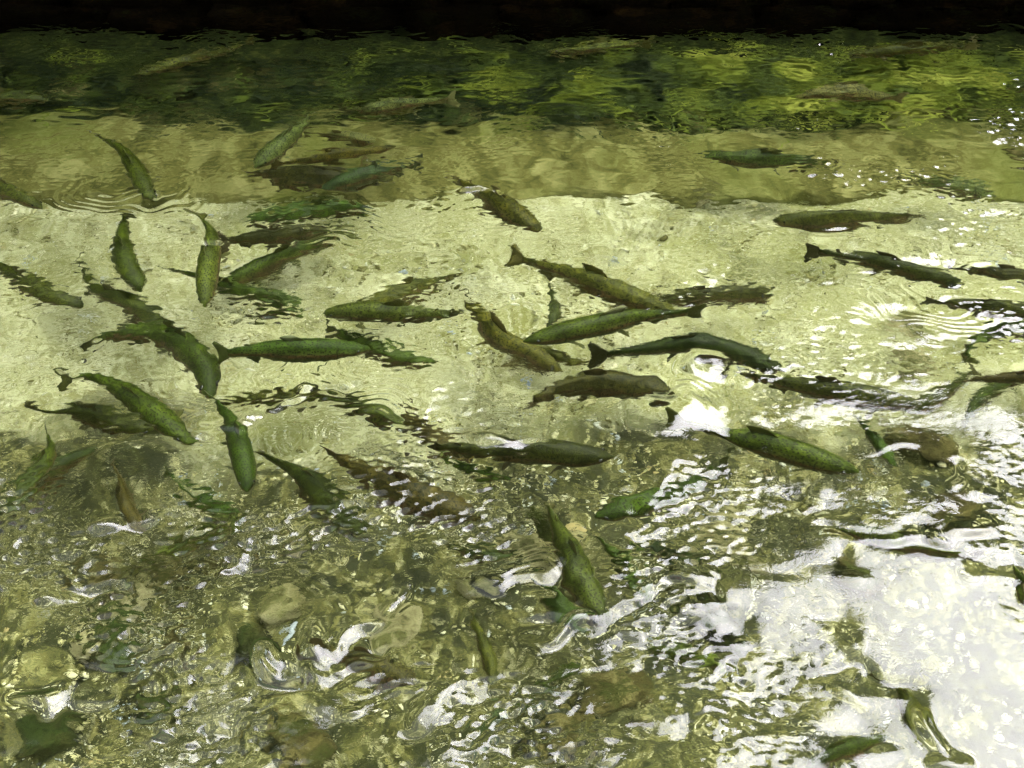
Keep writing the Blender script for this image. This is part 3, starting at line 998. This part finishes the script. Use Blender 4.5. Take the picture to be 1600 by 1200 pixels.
for (lb, px, py, w, d, h, m, sd) in STONES:
    stone(lb, px, py, w, d, h, m, sd, depth=0.455 if py < 310 else None)

# algae-covered boulders heaped along the foot of the wall
far_lab = {0: 'algae-covered stone heaped in the dark weeds along the far wall', 1: 'bare brown stone among the dark weeds along the far wall'}
k = 0
for row, (y0, zz) in enumerate(((3.52, -0.44), (3.66, -0.42), (3.76, -0.41))):
    x = -2.5
    while x < 2.5:
        w = random.uniform(0.10, 0.24)
        brown = (x > 0.6 and random.random() < 0.35) or random.random() < 0.12
        V, F = stone_mesh(100 + k, angular=k % 2 == 0)
        o = mesh_obj('boulder', V, F, B_ if brown else G)
        o.location = (x + w / 2, y0 + random.uniform(-0.06, 0.06), zz + random.uniform(-0.03, 0.02))
        o.scale = (w * 0.56, random.uniform(0.05, 0.085), random.uniform(0.03, 0.065))
        o.rotation_euler = (random.uniform(-.2, .2), random.uniform(-.2, .2), random.uniform(-.4, .4))
        where = ('front', 'middle', 'back')[row] + ' row, ' + ('below the slim olive trout' if x < -1.0 else 'near the pinkish brown trout' if x < 0 else 'below the yellow-green trout' if x < 1.0 else 'near the bright green weeds')
        tag(o, ('bare brown' if brown else 'dark algae-covered') + ' stone under the far wall, ' + where, 'stone', 'stones heaped along the far wall')
        x += w * 0.95
        k += 1

# loose gravel and silt flakes on the floor: nobody could count them
IV, IF = uv_sphere(5, 3)
IV = np.array(IV)
N = 26000
gx = rng.uniform(-2.6, 2.6, N)
gy = rng.uniform(0.6, 3.0, N)
cl = np.sin(gx * 2.3 + 1) * np.cos(gy * 3.1) + rng.uniform(-1, 1, N)
ok = (cl > -0.3) & ((gy > 1.75) | (rng.uniform(0, 1, N) < 0.8))
gx, gy = gx[ok], gy[ok]
Vs, Fs, c = [], [], 0
tri = [f if len(f) == 4 else (f[0], f[1], f[2], f[2]) for f in IF]
GF = []
for x, y in zip(gx, gy):
    r = random.uniform(0.003, 0.010) * (1.9 if random.random() < 0.05 else 1)
    a = random.uniform(0, 6.28)
    q = IV * (r, r * random.uniform(0.5, 0.9), r * random.uniform(0.35, 0.6))
    q = q + rng.normal(0, r * 0.08, q.shape)
    ca, sa = math.cos(a), math.sin(a)
    q = np.stack([q[:, 0] * ca - q[:, 1] * sa + x, q[:, 0] * sa + q[:, 1] * ca + y, q[:, 2] - DEPTH + 0.003], 1)
    Vs.append(q)
    GF += [tuple(c + i for i in f) for f in IF]
    c += len(q)


def mat_gravel():
    t = NT('gravel')
    rp = t.n('NewGeometry').outputs['Random Per Island']
    col = t.ramp(rp, [(0.0, (0.08, 0.075, 0.02)), (0.3, (0.22, 0.21, 0.07)), (0.6, (0.48, 0.46, 0.24)), (0.9, (0.72, 0.70, 0.50)), (0.965, (0.30, 0.36, 0.44)), (0.985, (0.36, 0.30, 0.13))])  # bluish and ochre grains stand in for coloured caustic sparkles
    t.principled(col, 0.8, 0.25)
    return t.m


g = mesh_obj('gravel', np.concatenate(Vs), GF, mat_gravel())
tag(g, 'fine pale gravel scattered over the pond floor', 'gravel', kind='stuff')

# waterweed: streaming strands over the boulders
V, F = [], []
c = 0
def strand(x, y, z, ln, ang, wd, lift):
    global c
    n = 6
    px_, py_ = x, y
    bend = random.uniform(-0.8, 0.8)
    for i in range(n + 1):
        f = i / n
        w = wd * (1 - 0.75 * f)
        a = ang + bend * f
        nx_, ny_ = -math.sin(a), math.cos(a)
        zz = z + lift * math.sin(math.pi * min(1, f * 0.8)) + random.uniform(-.004, .004)
        V.append((px_ + nx_ * w, py_ + ny_ * w, zz))
        V.append((px_ - nx_ * w, py_ - ny_ * w, zz + wd * random.uniform(-.6, .6)))
        px_ += math.cos(a) * ln / n
        py_ += math.sin(a) * ln / n
    for i in range(n):
        b = c + 2 * i
        F.append((b, b + 1, b + 3, b + 2))
    c += 2 * (n + 1)


for k in range(9000):
    x = random.uniform(-3.2, 3.2)
    y = random.uniform(3.46, 3.82)
    dens = 0.30 + 0.25 * math.sin(x * 2.1 + 0.5) + (0.45 if x > 0.1 else 0.0)
    if random.random() > dens: continue
    z = np.interp(y, [3.46, 3.6, 3.9], [-0.44, -0.39, -0.36]) + random.uniform(-0.03, 0.03)
    strand(x, y, z, random.uniform(0.10, 0.40), random.choice((0, math.pi)) + random.gauss(0, 0.3), random.uniform(0.003, 0.011), random.uniform(0.01, 0.07))
o = mesh_obj('waterweed', V, F, M_WEED)
tag(o, 'green streaming waterweed and algae along the foot of the far wall', 'waterweed', kind='stuff')

# ------------------------------------------------------------------ trees beyond the wall (seen only as dark reflections)
def crown_mesh(name, seed, n, rx, ry, rz):
    g = np.random.default_rng(seed)
    cen = g.standard_normal((26, 3)); cen /= np.linalg.norm(cen, axis=1)[:, None]
    cen *= g.uniform(0.3, 0.85, (26, 1))
    k = g.integers(0, 26, n)
    p = cen[k] + g.normal(0, 0.16, (n, 3))
    p = p * (rx, ry, rz)
    a = g.standard_normal((n, 3)); a /= np.linalg.norm(a, axis=1)[:, None]
    b = np.cross(a, g.standard_normal((n, 3))); b /= np.linalg.norm(b, axis=1)[:, None]
    s = g.uniform(0.06, 0.13, (n, 1))
    V = np.stack([p - a * s * 1.5, p + b * s * 0.7, p + a * s * 1.5, p - b * s * 0.7], 1).reshape(-1, 3)
    F = np.arange(n * 4).reshape(-1, 4)
    o = np_mesh(name, V, F, M_LEAF, smooth=False)
    return o


def trunk_mesh(h, seed):
    g = random.Random(seed)
    V, F = [], []
    def limb(p, q, r0, r1, seg=5, n=8):
        base = len(V)
        ax = (q - p).normalized()
        s = ax.orthogonal().normalized(); t = ax.cross(s)
        for i in range(seg + 1):
            f = i / seg
            c_ = p.lerp(q, f) + Vector((g.uniform(-1, 1), g.uniform(-1, 1), 0)) * r0 * 0.3
            for j in range(n):
                a = 2 * math.pi * j / n
                V.append(c_ + (s * math.cos(a) + t * math.sin(a)) * (r0 + (r1 - r0) * f))
        for i in range(seg):
            for j in range(n):
                a, b = base + i * n + j, base + i * n + (j + 1) % n
                F.append((a, b, b + n, a + n))
    limb(Vector((0, 0, -0.2)), Vector((0.1, 0, h * 0.75)), 0.16, 0.05)
    for i in range(7):
        a = i * 2.4
        z_ = h * (0.3 + 0.07 * i)
        limb(Vector((0.05, 0, z_)), Vector((math.cos(a) * h * 0.25, math.sin(a) * h * 0.25, z_ + h * 0.2)), 0.06, 0.015, 3, 6)
    return V, F


TREES = [  # x, y, height, crown radius
    (-5.6, 6.0, 9.5, 2.3), (-8.2, 7.2, 9.0, 2.6), (-4.2, 8.0, 9.0, 2.6), (-6.6, 4.6, 9.0, 2.2), (-3.2, 6.6, 10.5, 2.4), (-0.9, 6.2, 9.6, 2.2), (0.7, 7.4, 8.4, 1.6), (2.7, 8.6, 6.7, 1.7), (4.6, 8.8, 6.6, 1.9), (6.6, 9.2, 7.7, 2.0), (9.2, 8.6, 7.6, 2.3),
    (-2.0, 9.0, 11.5, 2.8),
]
FILLER_SHRUBS = [(-4.6, 5.0), (-2.9, 4.9), (-1.3, 5.1), (0.4, 5.0), (2.0, 5.2), (3.6, 5.0), (5.2, 5.2)]  # unseen bushes added to close bright sky gaps in the reflection
tree_lab = 'leafy tree beyond the far wall, showing only as dark reflection on the water'
cp = [crown_mesh('crown', 50 + i, 9000, 1, 1, 1) for i in range(2)]
used = [False, False]
for i, (x, y, h, r) in enumerate(TREES):
    t = bpy.data.objects.new('tree', None)
    COL.objects.link(t)
    t.location = (x, y, 0.3 if y > 4 else 0.0)
    tag(t, tree_lab, 'tree', 'trees reflected in the pond')
    tv, tf = trunk_mesh(h, i)
    mesh_obj('trunk', tv, tf, M_BARK, t)
    j = i % 2
    cr = cp[j] if not used[j] else cp[j].copy()
    if used[j]: COL.objects.link(cr)
    used[j] = True
    cr.parent = t
    cr.location = (0, 0, h * 0.58)
    cr.scale = (r, r, h * 0.46)
    cr.rotation_euler = (0, 0, i * 1.3)

for i, (x, y) in enumerate(FILLER_SHRUBS):
    t = bpy.data.objects.new('filler_shrub', None)
    COL.objects.link(t)
    t.location = (x, y, 0.3)
    tag(t, 'added unseen bush behind the far wall, masking sky gaps in the reflection', 'filler_shrub', 'bushes added to mask reflected sky')
    tv, tf = trunk_mesh(1.2, 40 + i)
    mesh_obj('trunk', tv, tf, M_BARK, t)
    cr = cp[i % 2].copy()
    COL.objects.link(cr)
    cr.parent = t
    cr.location = (0, 0, 1.0)
    cr.scale = (1.05, 0.7, 1.15 + 0.2 * (i % 3))
    cr.rotation_euler = (0, 0, i * 2.1)
